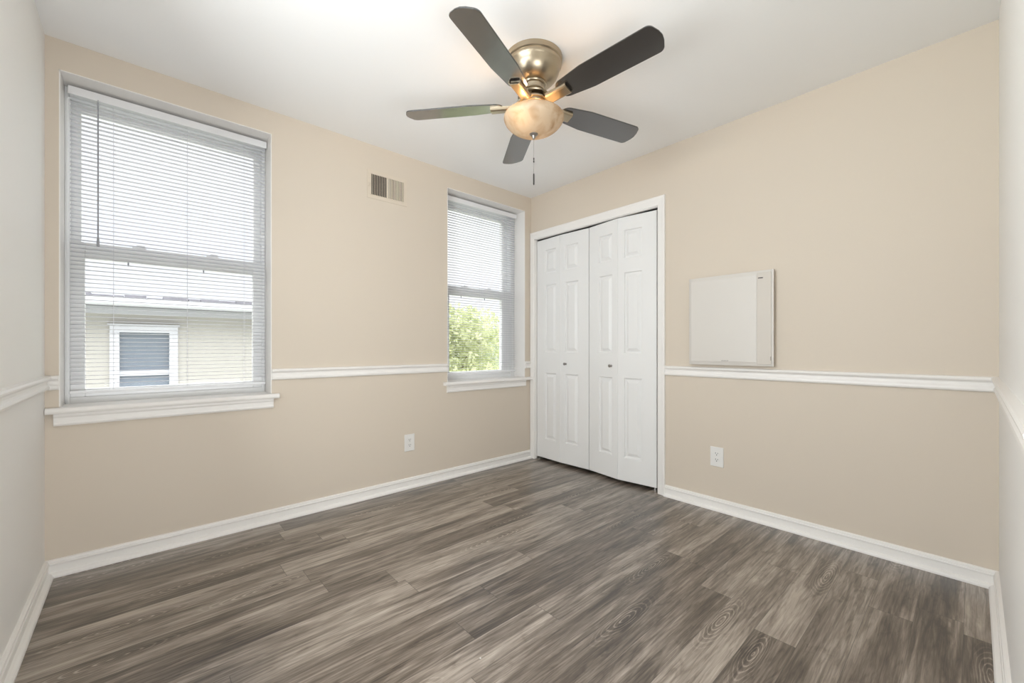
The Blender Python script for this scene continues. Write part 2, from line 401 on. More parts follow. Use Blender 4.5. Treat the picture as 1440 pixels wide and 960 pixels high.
# ---- closet casing
def casing_prof(w):   # (across, out) from inner edge outwards
    return [(0, 0), (0, .008), (.004, .011), (.012, .012), (w - .022, .015), (w - .014, .0175), (w - .004, .0175), (w, .014), (w, 0)]
b = MB()
wr_ = .056
pr = casing_prof(wr_)
b.prism(pr, lambda a, o, t: (-o, CL[0] - a, t), 0, CL[2], None, lambda a: a * .065 / wr_)
prl = casing_prof(.047)
b.prism(prl, lambda a, o, t: (-o, CL[1] + a, t), 0, CL[2], None, lambda a: a * .065 / .047)
prh = casing_prof(.065)
b.prism(prh, lambda a, o, t: (-o, t, CL[2] + a), CL[0], CL[1], lambda a: -a * wr_ / .065, lambda a: a * .047 / .065)
# jambs
b.box((.0, CL[1] - .004, 0), (.12, CL[1] - .0, CL[2])); b.box((0, CL[0], 0), (.12, CL[0] + .004, CL[2])); b.box((.0, CL[0], CL[2] - .004), (.12, CL[1], CL[2]))
struct(b, 'trim_7', M_TRIM, 'white moulded casing around the closet opening', 'door casing')
# hallway doorway casing
b = MB()
b.box((DR[1], YR, 0), (DR[1] + .056, YR + .014, DR[2] + .056), .003); b.box((XL + .001, YR, DR[2]), (DR[1], YR + .014, DR[2] + .056), .003)
b.box((DR[1] - .015, YR - .12, 0), (DR[1], YR, DR[2])); b.box((DR[0], YR - .12, DR[2] - .015), (DR[1] - .015, YR, DR[2]))
struct(b, 'trim_8', M_TRIM, 'white casing of the open doorway behind the viewer', 'door casing')

# ------------------------------------------------------------------ windows
def window(name, w, gl, gr, label, stool, apron):
    """gl/gr: (upper-glass, lower-glass) x edges"""
    x0, x1, z0, z1 = w
    root = empty(name, ((x0 + x1) / 2, 0, z0)); tag(root, label, 'window', kind='structure')
    P = root.location.copy()
    def put(mb, nm, m, par=root, **k):
        o = mb.build(nm, m, **k)
        o.location = o.location - (P if par is root else Vector((0, 0, 0)))
        o.parent = par
        return o
    # painted returns
    r = MB(); e = .004
    r.box((x0, -.001, z0), (x0 + e, .145, z1)); r.box((x1 - e, -.001, z0), (x1, .145, z1)); r.box((x0, -.001, z1 - e), (x1, .145, z1))
    put(r, 'jamb_return', M_TRIM)
    # main frame
    f = MB(); yf0, yf1 = .145, .25
    xa, xb = x0 + e, x1 - e; zt = z1 - e
    fl, frr = min(gl[0] - .035, xa + .05), max(gr[0] + .035, xb - .05)
    f.box((xa, yf0, z0), (fl, yf1, zt), .002); f.box((frr, yf0, z0), (xb, yf1, zt), .002)
    f.box((fl, yf0, zt - .045), (frr, yf1, zt), .002); f.box((fl, yf0, z0), (frr, yf1, z0 + .035), .002)
    # track lips on the jambs
    for xx in (fl - .012, frr + .006):
        f.box((xx, yf0 - .006, z0 + .004), (xx + .006, yf0 + .01, zt - .004), .001)
    f.box((fl - .01, yf0 - .006, zt - .055), (frr + .01, yf0 + .01, zt - .048), .001)
    put(f, 'frame', M_VINYL)
    zm0, zm1 = 1.478, 1.556
    # upper sash (further out)
    s = MB(); ya, yb = .19, .235
    zut = zt - .075
    s.box((fl, ya, zm0 + .012), (gl[0], yb, zt - .045), .002); s.box((gr[0], ya, zm0 + .012), (frr, yb, zt - .045), .002)
    s.box((gl[0], ya, zut - .01), (gr[0], yb, zt - .045), .002); s.box((gl[0], ya, zm0 + .012), (gr[0], yb, zm1 - .004), .002)
    so = put(s, 'upper_sash', M_VINYL)
    g = MB(); g.box((gl[0] - .005, .210, zm1 - .01), (gr[0] + .005, .214, zut - .005))
    go = g.build('pane', M_GLASS); go.location -= P; go.parent = so; go.matrix_parent_inverse = Matrix.Identity(4); go.location = Vector(go.location) - so.location
    # lower sash (nearer)
    s = MB(); ya, yb = .150, .188
    s.box((fl, ya, z0 + .035), (gl[1], yb, zm1), .002); s.box((gr[1], ya, z0 + .035), (frr, yb, zm1), .002)
    s.box((gl[1], ya, zm0 + .024), (gr[1], yb, zm1), .003); s.box((gl[1], ya + .005, zm0), (gr[1], yb, zm0 + .022), .002)
    s.box((gl[1], ya, z0 + .035), (gr[1], yb, .830), .003)
    so = put(s, 'lower_sash', M_VINYL)
    g = MB(); g.box((gl[1] - .005, .168, .825), (gr[1] + .005, .172, zm0 + .004))
    go = g.build('pane', M_GLASS); go.location = Vector(go.location) - P - so.location; go.parent = so
    # cam locks on the meeting rail and tilt latches under it
    for k in (.28, .72):
        xx = gl[1] + (gr[1] - gl[1]) * k
        l = MB(); l.box((xx - .028, .150, zm1), (xx + .028, .182, zm1 + .008), .003); l.box((xx - .012, .138, zm1 + .006), (xx + .024, .160, zm1 + .016), .004)
        lo = l.build('sash_lock', M_VINYL); lo.location = Vector(lo.location) - P - so.location; lo.parent = so
        l = MB(); l.box((xx - .006 - .04, .147, zm0 - .022), (xx - .04, .152, zm0 + .002), .001)
        lo = l.build('tilt_latch', M_WAND); lo.location = Vector(lo.location) - P - so.location; lo.parent = so
    # stool and apron
    t = MB()
    sx0, sx1 = stool
    prof = [(.145, z0 - .022), (-.030, z0 - .022), (-.034, z0 - .019), (-.036, z0 - .011), (-.034, z0 + .001), (-.029, z0 + .005), (.145, z0 + .005)]
    t.prism([(a, z) for a, z in prof if a < .001] + [(0, z0 + .005)] + [(0, z0 - .022)], lambda a, z, q: (q, a, z), sx0, sx1)
    t.box((x0 + .0045, -.002, z0 - .02), (x1 - .0045, .1448, z0 + .005), .001)
    put(t, 'sill', M_TRIM)
    a_ = MB(); ax0, ax1 = apron; zt_ = z0 - .022
    ap = [(0, zt_), (-.018, zt_), (-.018, zt_ - .012), (-.014, zt_ - .020), (-.013, zt_ - .040), (-.016, zt_ - .048), (-.012, zt_ - .056), (0, zt_ - .058)]
    a_.prism(ap, lambda a, z, q: (q, a, z), ax0, ax1, lambda a: 0, lambda a: 0)
    put(a_, 'apron', M_TRIM)
    return root
window('window_1', W1, (-2.957, -2.942), (-2.215, -2.226), 'large white double hung window at left, house wall outside', (XL + .003, -2.122), (-3.030, -2.150))
window('window_2', W2, (-.820, -.812), (-.192, -.232), 'narrower looking double hung window beside the closet, trees outside', (-.965, -.012), (-.935, -.078))

def added_side_window():  # unseen window, added so fill light reaches the closet wall
    y0, y1, z0, z1 = W3; root = empty('added_window', (XL, (y0 + y1) / 2, z0)); tag(root, 'added unseen side window in the left wall beside the viewer', 'window', kind='structure')
    f = MB(); xa, xb = XL - .14, XL - .06; zm = (z0 + z1) / 2
    f.box((xa, y0, z0), (xb, y0 + .06, z1), .003); f.box((xa, y1 - .06, z0), (xb, y1, z1), .003); f.box((xa, y0 + .06, z1 - .06), (xb, y1 - .06, z1), .003)
    f.box((xa, y0 + .06, z0), (xb, y1 - .06, z0 + .07), .003); f.box((xa, y0 + .06, zm - .03), (xb, y1 - .06, zm + .03), .003)
    o = f.build('frame', M_VINYL); o.location = -root.location; o.parent = root
    g = MB(); g.box((XL - .104, y0 + .055, z0 + .06), (XL - .100, y1 - .055, z1 - .055)); o = g.build('pane', M_GLASS); o.location = -root.location; o.parent = root
    t = MB(); t.box((XL - .06, y0 - .03, z0 - .022), (XL + .036, y1 + .03, z0), .003); t.box((XL, y0 - .01, z0 - .078), (XL + .016, y1 + .01, z0 - .022), .003); o = t.build('sill', M_TRIM); o.location = -root.location; o.parent = root
added_side_window()

# ------------------------------------------------------------------ mini blinds
def blind(x0, x1, label, wand_x, cords, wand_z):
    y = .112
    root = empty('window_blind', ((x0 + x1) / 2, y, 2.29)); P = root.location.copy()
    tag(root, label, 'blind', 'white mini blinds')
    def put(mb, nm, m, **k):
        o = mb.build(nm, m, **k); o.location = Vector(o.location) - P; o.parent = root; return o
    h = MB(); h.box((x0, y - .014, 2.252), (x1, y + .030, 2.283), .002); h.box((x0 - .003, y - .020, 2.246), (x1 + .003, y - .0145, 2.2855), .002)
    put(h, 'head_rail', M_SLAT)
    s = MB(); z = 2.236; pitch = .0206; hw = .0125
    n = 0
    tilt = math.radians(-2)
    rnd = random.Random(int(abs(x0) * 1000))
    while z > .840:
        dz = rnd.uniform(-.0006, .0006)
        pts = []
        for i in range(5):
            u = -1 + i * .5
            pts.append((u * hw, dz + .0028 * (1 - u * u) + math.sin(tilt) * u * hw))
        vs = []; fs = []
        for xx in (x0 + .002, x1 - .002):
            for a, c in pts: vs.append((xx, y + a, z + c))
        for i in range(4): fs.append((i, i + 1, 5 + i + 1, 5 + i))
        s.add(vs, fs); z -= pitch; n += 1
    so = put(s, 'slats', M_THIN, smooth=True)
    r = MB(); r.box((x0 + .001, y - .012, .812), (x1 - .001, y + .012, .826), .003); put(r, 'bottom_rail', M_SLAT)
    for c in cords:
        q = MB(); q.tube([(c, y - .0138, 2.25), (c, y - .0138, .824)], .0007, 5); q.tube([(c, y + .0138, 2.25), (c, y + .0138, .824)], .0007, 5)
        put(q, 'ladder_cord', M_CORD)
    q = MB(); q.tube([(wand_x, y - .030, 2.236), (wand_x, y - .031, wand_z + .04)], .0035, 6)
    q.tube([(wand_x, y - .031, wand_z + .045), (wand_x, y - .031, wand_z + .03), (wand_x, y - .031, wand_z)], [.0035, .005, .0055], 8)
    q.tube([(wand_x, y - .019, 2.248), (wand_x, y - .029, 2.246), (wand_x, y - .030, 2.232)], .002, 6)
    put(q, 'tilt_wand', M_WAND)
    return root
blind(-2.992, -2.168, 'wide lowered mini blind in the large left window', -2.892, (-2.838, -2.545, -2.278), 1.530)
blind(-.917, -.100, 'lowered mini blind in the window next to the closet', -.905, (-.79, -.51, -.22), 1.58)

# ------------------------------------------------------------------ bifold closet doors
PANELS = [(.20, .805), (.99, 1.605), (1.71, 1.925)]
def leaf(mb, w, z0, z1, u0, u1, th=.030):
    """local: u along the leaf, n towards the room (+), z up; moulded front"""
    def V(u, n, z): return Vector((u, n, z))
    vs = []; fs = []
    def quad(*p):
        k = len(vs); vs.extend(p); fs.append((k, k + 1, k + 2, k + 3))
    c = .003
    # front stiles and rails
    quad(V(c, 0, z0 + c), V(u0, 0, z0 + c), V(u0, 0, z1 - c), V(c, 0, z1 - c))
    quad(V(u1, 0, z0 + c), V(w - c, 0, z0 + c), V(w - c, 0, z1 - c), V(u1, 0, z1 - c))
    zz = [z0 + c] + [q for p in PANELS for q in p] + [z1 - c]
    for i in range(0, len(zz), 2):
        quad(V(u0, 0, zz[i]), V(u1, 0, zz[i]), V(u1, 0, zz[i + 1]), V(u0, 0, zz[i + 1]))
    for za, zb in PANELS:
        rings = [(0, 0), (.002, -.001), (.007, -.0125), (.013, -.0135), (.017, -.0125), (.036, -.002), (.038, -.001)]
        R_ = [[V(u0 + d, n, za + d), V(u1 - d, n, za + d), V(u1 - d, n, zb - d), V(u0 + d, n, zb - d)] for d, n in rings]
        for i in range(len(R_) - 1):
            for k in range(4):
                quad(R_[i][k], R_[i][(k + 1) % 4], R_[i + 1][(k + 1) % 4], R_[i + 1][k])
        quad(*R_[-1])
    # eased edges, sides, back
    F = [V(c, 0, z0 + c), V(w - c, 0, z0 + c), V(w - c, 0, z1 - c), V(c, 0, z1 - c)]
    Q = [V(0, -c, z0), V(w, -c, z0), V(w, -c, z1), V(0, -c, z1)]
    B = [V(0, -th, z0), V(w, -th, z0), V(w, -th, z1), V(0, -th, z1)]
    for A_, B_ in ((F, Q), (Q, B)):
        for k in range(4): quad(A_[k], A_[(k + 1) % 4], B_[(k + 1) % 4], B_[k])
    quad(*B[::-1])
    mb.add(vs, fs)
P0, F1, MA, MBb, F2, P1 = (.024, -.056), (.008, -.3575), (.022, -.6580), (.022, -.6605), (-.016, -.9610), (.024, -1.2640)
def bifold(name, A, Fd, B, label, knob_on, base):
    root = empty(name, (A[0], A[1], 0)); tag(root, label, 'closet door', kind='structure')
    leaves = []
    for (p, q), (u0, u1) in zip(((A, Fd), (Fd, B)), base):
        d = Vector((q[0] - p[0], q[1] - p[1], 0)); w = d.length; d.normalize()
        n = Vector((d.y, -d.x, 0))            # towards the room (-x)
        if n.x > 0: n = -n
        mb = MB(); leaf(mb, w - .002, .024, 2.025, u0, u1)
        M = Matrix(((d.x, n.x, 0, p[0] + d.x * .001), (d.y, n.y, 0, p[1] + d.y * .001), (0, 0, 1, 0), (0, 0, 0, 1)))
        mb.v = [tuple(M @ Vector(v)) for v in mb.v]
        o = mb.build('leaf', M_DOOR); o.location = -Vector((A[0], A[1], 0)); o.parent = root
        leaves.append((o, M, w))
    # knob
    i, uk = knob_on
    o, M, w = leaves[i]
    k = MB()
    prof = [(0, 0), (.009, 0), (.009, .003), (.0045, .006), (.004, .012), (.008, .016), (.0115, .021), (.0115, .026), (.008, .030), (0, .031)]
    rot = Matrix(((1, 0, 0), (0, 0, 1), (0, 1, 0)))
    uu = w - uk if i == 0 else uk
    seg = 20; vs = []; fs = []; n = len(prof)
    for s_ in range(seg):
        a = 2 * PI * s_ / seg
        for r, h in prof: vs.append(M @ Vector((uu + r * math.cos(a), h, .893 + r * math.sin(a))))
    for s_ in range(seg):
        for j in range(n - 1): fs.append((s_ * n + j, ((s_ + 1) % seg) * n + j, ((s_ + 1) % seg) * n + j + 1, s_ * n + j + 1))
    k.add(vs, fs)
    ko = k.build('knob', M_NICKEL, smooth=True); ko.parent = o
    tag(ko, 'small dark metal knob')
    # hinges on the fold (back side) and bottom pivot
    for z in (.25, 1.02, 1.80):
        h = MB(); h.tube([(Fd[0] + .034, Fd[1], z - .035), (Fd[0] + .034, Fd[1], z + .035)], .004, 8)
        ho = h.build('hinge', M_CHROME); ho.location = -Vector((A[0], A[1], 0)); ho.parent = root
    pv = MB(); e = B if i == 1 else A
    e = A if name == 'door_1' else B
    pv.tube([(e[0] + .012, e[1] + (-.02 if name == 'door_1' else .02), .004), (e[0] + .012, e[1] + (-.02 if name == 'door_1' else .02), .024)], .005, 8)
    po = pv.build('pivot_pin', M_CHROME); po.location = -Vector((A[0], A[1], 0)); po.parent = root
    return root
wl = .3020
bifold('door_1', P0, F1, MA, 'left pair of white panelled bifold closet leaves, nearly flat', (1, .062), [(.108, wl - .052), (.052, wl - .108)])
bifold('door_2', MBb, F2, P1, 'right pair of white panelled bifold closet leaves, slightly folded out', (0, .062), [(.108, wl - .052), (.052, wl - .108)])
# floor brackets and head track
for nm, yy, lab in (('floor_bracket', -.082, 'small steel floor bracket at the closet corner nearest the window'), ('floor_bracket', -1.246, 'small steel floor bracket at the right closet jamb')):
    q = MB(); q.box((.012, yy - .022, 0), (.060, yy + .022, .003), .001); q.box((.030, yy - .012, .003), (.044, yy + .012, .007), .001)
    s = 1 if yy > -.5 else -1
    q.box((.012, min(yy + s * .019, yy + s * .022), 0), (.060, max(yy + s * .019, yy + s * .022), .018))
    tag(q.build(nm, M_CHROME, origin=(.036, yy, 0)), lab, 'bracket', 'closet door floor brackets')
q = MB(); q.box((.020, CL[0] + .006, 2.0335), (.050, CL[1] - .006, CL[2] - .0045), .001)
tag(q.build('door_track', M_DARK, origin=(.035, -.67, CL[2])), 'thin dark overhead track above the closet doors', 'track')

# ------------------------------------------------------------------ ceiling fan
FC = Vector((-1.308, -1.350, 2.44))
fan = empty('ceiling_fan', FC)
tag(fan, 'brass ceiling fan with five dark blades and a frosted bowl light', 'ceiling fan')
def fput(mb, nm, m, par=fan, **k):
    o = mb.build(nm, m, **k); o.parent = par; return o
mb = MB(); mb.lathe([(0, 0), (.139, 0), (.1395, -.006), (.137, -.012), (.137, -.022), (.132, -.026), (.129, -.028), (0, -.028)], (0, 0, 0), 64); fput(mb, 'canopy', M_BRASS, smooth=True)
mb = MB(); mb.lathe([(0, -.027), (.131, -.027), (.134, -.031), (.134, -.040), (.131, -.046), (.128, -.050), (.124, -.066), (.115, -.085), (.100, -.103), (.082, -.117), (.070, -.123), (.066, -.125), (0, -.125)], (0, 0, 0), 64); fput(mb, 'motor_housing', M_BRASS, smooth=True)
mb = MB(); mb.lathe([(0, -.124), (.060, -.124), (.063, -.128), (.060, -.133), (.052, -.135), (.050, -.150), (.053, -.153), (.053, -.158), (.047, -.161), (.047, -.172), (.054, -.176), (.075, -.180), (.078, -.184), (.075, -.189), (.050, -.192), (0, -.192)], (0, 0, 0), 64); fput(mb, 'switch_housing', M_BRASS, smooth=True)
mb = MB(); mb.lathe([(0, -.191), (.045, -.191), (.046, -.198), (.068, -.203), (.072, -.208), (.072, -.214), (.064, -.216), (.064, -.226), (.045, -.228), (0, -.228)], (0, 0, 0), 48); fput(mb, 'light_fitter', M_BRASS, smooth=True)
# stem through the bowl, finial, bowl
mb = MB(); mb.tube([(0, 0, -.226), (0, 0, -.365)], .005, 10); fput(mb, 'bowl_rod', M_BRASS, smooth=True)
def bowl_profile():
    o = []
    for i in range(25):
        t = i / 24
        a = t * PI / 2
        o.append((.0 + .146 * math.sin(a) ** .92, -.2905 - .0745 * math.cos(a) ** 1.25 if i < 24 else -.2905))
    o += [(.1455, -.283), (.142, -.2775), (.138, -.2765)]
    return o
mb = MB(); mb.lathe(bowl_profile(), (0, 0, 0), 64)
bowl = fput(mb, 'bowl_shade', M_BOWL, smooth=80); tag(bowl, 'frosted amber glass bowl')
mb = MB(); mb.lathe([(0, -.362), (.0205, -.362), (.021, -.365), (.018, -.369), (.011, -.373), (.0085, -.379), (.0075, -.385), (.004, -.389), (0, -.390)], (0, 0, 0), 32); fput(mb, 'finial', M_NICKEL, smooth=True)
# pull chain
mb = MB()
z = -.389
mb.tube([(0, 0, z), (0, 0, -.612)], .0009, 6)
for k in range(44):
    zc = z - .004 - k * .005
    bm = bmesh.new(); bmesh.ops.create_uvsphere(bm, u_segments=8, v_segments=6, radius=.0016)
    mb.addbm(bm, Matrix.Translation((0, 0, zc)))
chain = fput(mb, 'pull_chain', M_GREY, smooth=True)
mb = MB(); mb.lathe([(0, -.480), (.0025, -.480), (.0032, -.484), (.0025, -.489), (.0018, -.492), (.0032, -.496), (.003, -.502), (0, -.503)], (0, 0, 0), 12); fput(mb, 'chain_coupling', M_DARK, par=chain, smooth=True)
mb = MB(); mb.lathe([(0, -.556), (.0022, -.556), (.0035, -.562), (.0035, -.606), (.002, -.612), (0, -.613)], (0, 0, 0), 12); fput(mb, 'chain_fob', M_DARK, par=chain, smooth=True)
# bulbs
M_BULB = mat('frosted_bulb', (.9, .86, .8), .4)
for k, ang in enumerate((192, 40)):
    c = Vector((.086 * math.cos(math.radians(ang)), .086 * math.sin(math.radians(ang)), -.284))
    mb = MB(); mb.lathe([(0, .034), (.010, .034), (.012, .020), (.012, .016), (0, .016)], c, 16); fput(mb, 'lamp_holder', M_BRASS, smooth=True)
    ld = bpy.data.lights.new('bulb', 'POINT'); ld.energy = E_BULB; ld.color = (1, .64, .34); ld.shadow_soft_size = .022
    lo = bpy.data.objects.new('bulb', ld); COL.objects.link(lo); lo.location = c; lo.parent = fan
# blades
def blade_mesh():
    R0, R1, wr0, wt = .150, .650, .110, .134
    out = []
    n = 10
    # outline CCW: root -> +y side -> tip -> -y side
    pts = []
    for i in range(n + 1):                    # root rounded
        a = PI * 1.5 - PI * i / n * .5 - 0
    def arc(cx, cy, r, a0, a1, k=8):
        return [(cx + r * math.cos(math.radians(a0 + (a1 - a0) * i / k)), cy + r * math.sin(math.radians(a0 + (a1 - a0) * i / k))) for i in range(k + 1)]
    hr, ht = wr0 / 2, wt / 2
    pts += arc(R0 + .045, -hr + .045 + .004, .045, 180, 262)
    pts += [(R0 + .16, -ht + .001)]
    # curved tip
    rt = .030
    pts += arc(R1 - rt - .012, -ht + rt, rt, -90, -18, 8)
    pts += [(R1 - .004, -ht * .35), (R1, 0), (R1 - .004, ht * .35)]
    pts += arc(R1 - rt - .012, ht - rt, rt, 18, 90, 8)
    pts += [(R0 + .16, ht - .001)]
    pts += arc(R0 + .045, hr - .045 - .004, .045, 98, 180)
    return pts
OUT = blade_mesh()
PHI0 = -158.4
for k in range(5):
    ang = math.radians(PHI0 + 72 * k)
    Mz = Matrix.Rotation(ang, 4, 'Z') @ Matrix.Translation((0, 0, -.222)) @ Matrix.Rotation(math.radians(-12), 4, 'X')
    bm = bmesh.new()
    vs = [bm.verts.new((x, y, -.003)) for x, y in OUT]
    f = bm.faces.new(vs)
    ex = bmesh.ops.extrude_face_region(bm, geom=[f])
    bmesh.ops.translate(bm, verts=[v for v in ex['geom'] if isinstance(v, bmesh.types.BMVert)], vec=(0, 0, .006))
    bmesh.ops.recalc_face_normals(bm, faces=bm.faces)
    ed = [e for e in bm.edges if abs(e.verts[0].co.z - e.verts[1].co.z) < 1e-5]
    bmesh.ops.bevel(bm, geom=ed, offset=.0012, segments=2, affect='EDGES')
    mb = MB(); mb.addbm(bm)
    bo = mb.build('blade', M_BLADE); bo.parent = fan; bo.matrix_local = Mz
    # blade iron under the blade root: channel with an open rounded end
    ir = MB()
    prof = [(-.030, 0), (-.030, -.006), (-.027, -.012), (-.020, -.016), (.020, -.016), (.027, -.012), (.030, -.006), (.030, 0), (.026, 0), (.025, -.008), (.018, -.012), (-.018, -.012), (-.025, -.008), (-.026, 0)]
    ir.prism(prof, lambda a, c, t: (t, a, c - .0032), .095, .212)
    ir.box((.150, -.024, -.0062), (.205, .024, -.0032))
    # neck up to the flywheel
    ir.add([(.100, -.020, -.018), (.100, .020, -.018), (.100, .020, -.006), (.100, -.020, -.006), (.060, -.014, .030), (.060, .014, .030), (.060, .014, .038), (.060, -.014, .038)],
           [(0, 1, 5, 4), (1, 2, 6, 5), (2, 3, 7, 6), (3, 0, 4, 7), (0, 3, 2, 1), (4, 5, 6, 7)])
    io = ir.build('blade_iron', M_BRASS, parent=bo)
    for sx, sy in ((.165, -.012), (.165, .012), (.19, 0)):
        sc = MB(); sc.lathe([(0, -.0062), (.004, -.0062), (.0035, -.0085), (0, -.009)], (sx, sy, 0), 10)
        sc.build('screw', M_BRASS, parent=io)

# ------------------------------------------------------------------ wall vent
VC = (-1.430, 2.166)
vent = empty('wall_vent', (VC[0], 0, VC[1])); tag(vent, 'small beige wall register with vertical louvers near the ceiling', 'vent')
mb = MB(); ow, oh, iw, ih = .148, .098, .120, .071
mb.box((-ow, -.004, ih), (ow, 0, oh), .001); mb.box((-ow, -.004, -oh), (ow, 0, -ih), .001); mb.box((-ow, -.004, -ih), (-iw, 0, ih), .001); mb.box((iw, -.004, -ih), (ow, 0, ih), .001)
mb.box((-.007, -.006, -ih), (.007, 0, ih), .001)
# raised bead round the grille
for a, c in (((-iw - .006, -.007, -ih - .006), (iw + .006, -.003, -ih)), ((-iw - .006, -.007, ih), (iw + .006, -.003, ih + .006)), ((-iw - .006, -.007, -ih), (-iw, -.003, ih)), ((iw, -.007, -ih), (iw + .006, -.003, ih))): mb.box(a, c, .001)
mb.build('frame', M_VENT, parent=vent)
mb = MB(); mb.box((-iw - .004, -.0012, -ih - .004), (iw + .004, -.0002, ih + .004)); mb.build('duct_opening', M_DARK, parent=vent)
for side, tilt in ((-1, -30), (1, 30)):
    mb = MB()
    for i in range(9):
        xc = side * (.014 + i * .0122)
        t = math.radians(tilt)
        M = Matrix.Translation((xc, -.0052, 0)) @ Matrix.Rotation(t, 4, 'Z')
        mb.box((-.0012, -.0042, -ih), (.0012, .0042, ih), 0, M)
    mb.build('louvers', M_VENT, parent=vent)
mb = MB(); mb.box((-iw - .020, -.013, -.008), (-iw - .012, -.004, .004), .001); mb.box((-iw - .030, -.012, -.018), (-iw - .010, -.009, -.008), .001); mb.build('damper_lever', M_VENT, parent=vent)

# ------------------------------------------------------------------ outlets
def outlet(loc, rz, label):
    root = empty('wall_outlet', loc, rz); tag(root, label, 'outlet', 'duplex wall outlets')
    # local: x across, -y out of the wall, z up
    mb = MB(); mb.box((-.0405, -.006, -.062), (.0405, 0, .062), .0025); mb.build('cover_plate', M_PLATE, parent=root)
    for s in (-1, 1):
        zc = s * .0195
        bm = bmesh.new(); n = 24; vs = []
        for i in range(n):
            a = 2 * PI * i / n
            vs.append(bm.verts.new((.0172 * math.cos(a), -.0055, zc + max(-.0125, min(.0125, .0172 * math.sin(a))))))
        f = bm.faces.new(vs); ex = bmesh.ops.extrude_face_region(bm, geom=[f])
        bmesh.ops.translate(bm, verts=[v for v in ex['geom'] if isinstance(v, bmesh.types.BMVert)], vec=(0, -.003, 0))
        mb = MB(); mb.addbm(bm); ro = mb.build('receptacle', M_PLATE, parent=root)
        sl = MB(); sl.box((-.0078, -.0089, zc + .000), (-.0052, -.0083, zc + .009)); sl.box((.0052, -.0089, zc + .001), (.0078, -.0083, zc + .008)); sl.tube([(0, -.0083, zc - .0065), (0, -.0089, zc - .0065)], .003, 10)
        sl.build('slot', M_DARK, parent=ro)
    sc = MB(); sc.tube([(0, -.0055, 0), (0, -.0072, 0)], .003, 10); sc.build('screw', M_PLATE, parent=root)
outlet((-1.2595, 0, .334), 0, 'white duplex outlet low on the window wall')
outlet((0, -1.6915, .339), -PI / 2, 'white duplex outlet under the square wall box')

# ------------------------------------------------------------------ square wall box (network enclosure) on the closet wall
BX = empty('wall_enclosure', (0, -1.772, 1.205)); tag(BX, 'square cream plastic utility box mounted above the chair rail', 'wall box')
hy, hz = .247, .2795      # half sizes (y, z)
mb = MB(); mb.box((-.022, -hy + .008, -hz + .010), (0, hy - .008, hz - .010), .002); mb.build('back_box', M_BOX, parent=BX)
def cover(y0, y1, z0, z1, x0, dome, r):
    bm = bmesh.new(); ny, nz = 24, 20; g = []
    for j in range(nz + 1):
        row = []
        for i in range(ny + 1):
            u = i / ny; v = j / nz
            y = y0 + (y1 - y0) * u; z = z0 + (z1 - z0) * v
            du = min(u, 1 - u) * (y1 - y0); dv = min(v, 1 - v) * (z1 - z0)
            d = min(du, dv)
            e = (1 - max(0, 1 - d / r) ** 2) ** .5 if d < r else 1
            dl = (1 - u) * (y1 - y0)                       # left rounding, and the hinge strip falling back at the right
            el = (1 - max(0, 1 - dl / .030) ** 2) ** .5 if dl < .030 else 1
            row.append(bm.verts.new((x0 - dome * ((.35 + .65 * e) * .5 + .5 * el), y, z)))
        g.append(row)
    for j in range(nz):
        for i in range(ny): bm.faces.new((g[j][i], g[j][i + 1], g[j + 1][i + 1], g[j + 1][i]))
    ex = bmesh.ops.extrude_face_region(bm, geom=list(bm.faces))
    for v in ex['geom']:
        if isinstance(v, bmesh.types.BMVert): v.co.x = x0
    m2 = MB(); m2.addbm(bm); return m2
mb = cover(-hy, hy, -hz, hz, -.026, .020, .022)
cv = mb.build('cover', M_BOX, parent=BX, smooth=40)
# raised lid field covers all but the hinge strip at right (-y side)
mb = MB(); mb.box((-.0485, -hy + .085, -hz + .022), (-.0455, hy - .022, hz - .022), .0012); mb.build('lid', M_BOX, parent=cv)
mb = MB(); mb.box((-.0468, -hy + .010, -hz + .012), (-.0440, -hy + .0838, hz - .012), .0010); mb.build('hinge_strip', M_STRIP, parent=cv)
mb = MB(); mb.box((-.0474, -hy + .052, hz - .046), (-.0464, -hy + .078, hz - .041)); mb.build('finger_slot', M_DARK, parent=cv)
mb = MB(); mb.box((-.0480, -hy + .0105, -hz + .035), (-.0455, -hy + .0145, -hz + .058), .0006); mb.build('latch', M_GREY, parent=cv)
mb = MB()
for i in range(8): mb.box((-.0490, -.004 + .0052 * i - .0, -hz + .026), (-.0483, -.0008 + .0052 * i, -hz + .026 + (.0055 if i in (0, 3, 6) else .004)))
tag(mb.build('wordmark', M_GREY, parent=cv), 'tiny grey lettering')

# ------------------------------------------------------------------ outside
b = MB(); b.box((-30, .6, -3.4), (40, 60, -3.2)); tag(b.build('ground', M_GROUND), 'green lawn below, outside the windows', 'ground', kind='structure')
HY = 6.0
house = empty('house', (-3.5, HY, -3.2)); tag(house, 'beige neighbouring house with white gutter, seen through the left window', 'house')
def hput(mb, nm, m, par=house, **k):
    o = mb.build(nm, m, **k); o.location = Vector(o.location) - house.location; o.parent = par; return o
HX0, HX1, EZ = -12.0, .9, 1.66
wx0, wx1, wz0, wz1 = -3.055, -2.315, .10, 1.345
b = MB(); b.box((HX0, HY, -3.2), (wx0, HY + 5, EZ)); b.box((wx1, HY, -3.2), (HX1, HY + 5, EZ)); b.box((wx0, HY, -3.2), (wx1, HY + 5, wz0)); b.box((wx0, HY, wz1), (wx1, HY + 5, EZ)); b.box((wx0, HY + .2, wz0), (wx1, HY + 5, wz1))
hput(b, 'wall', M_STUCCO)
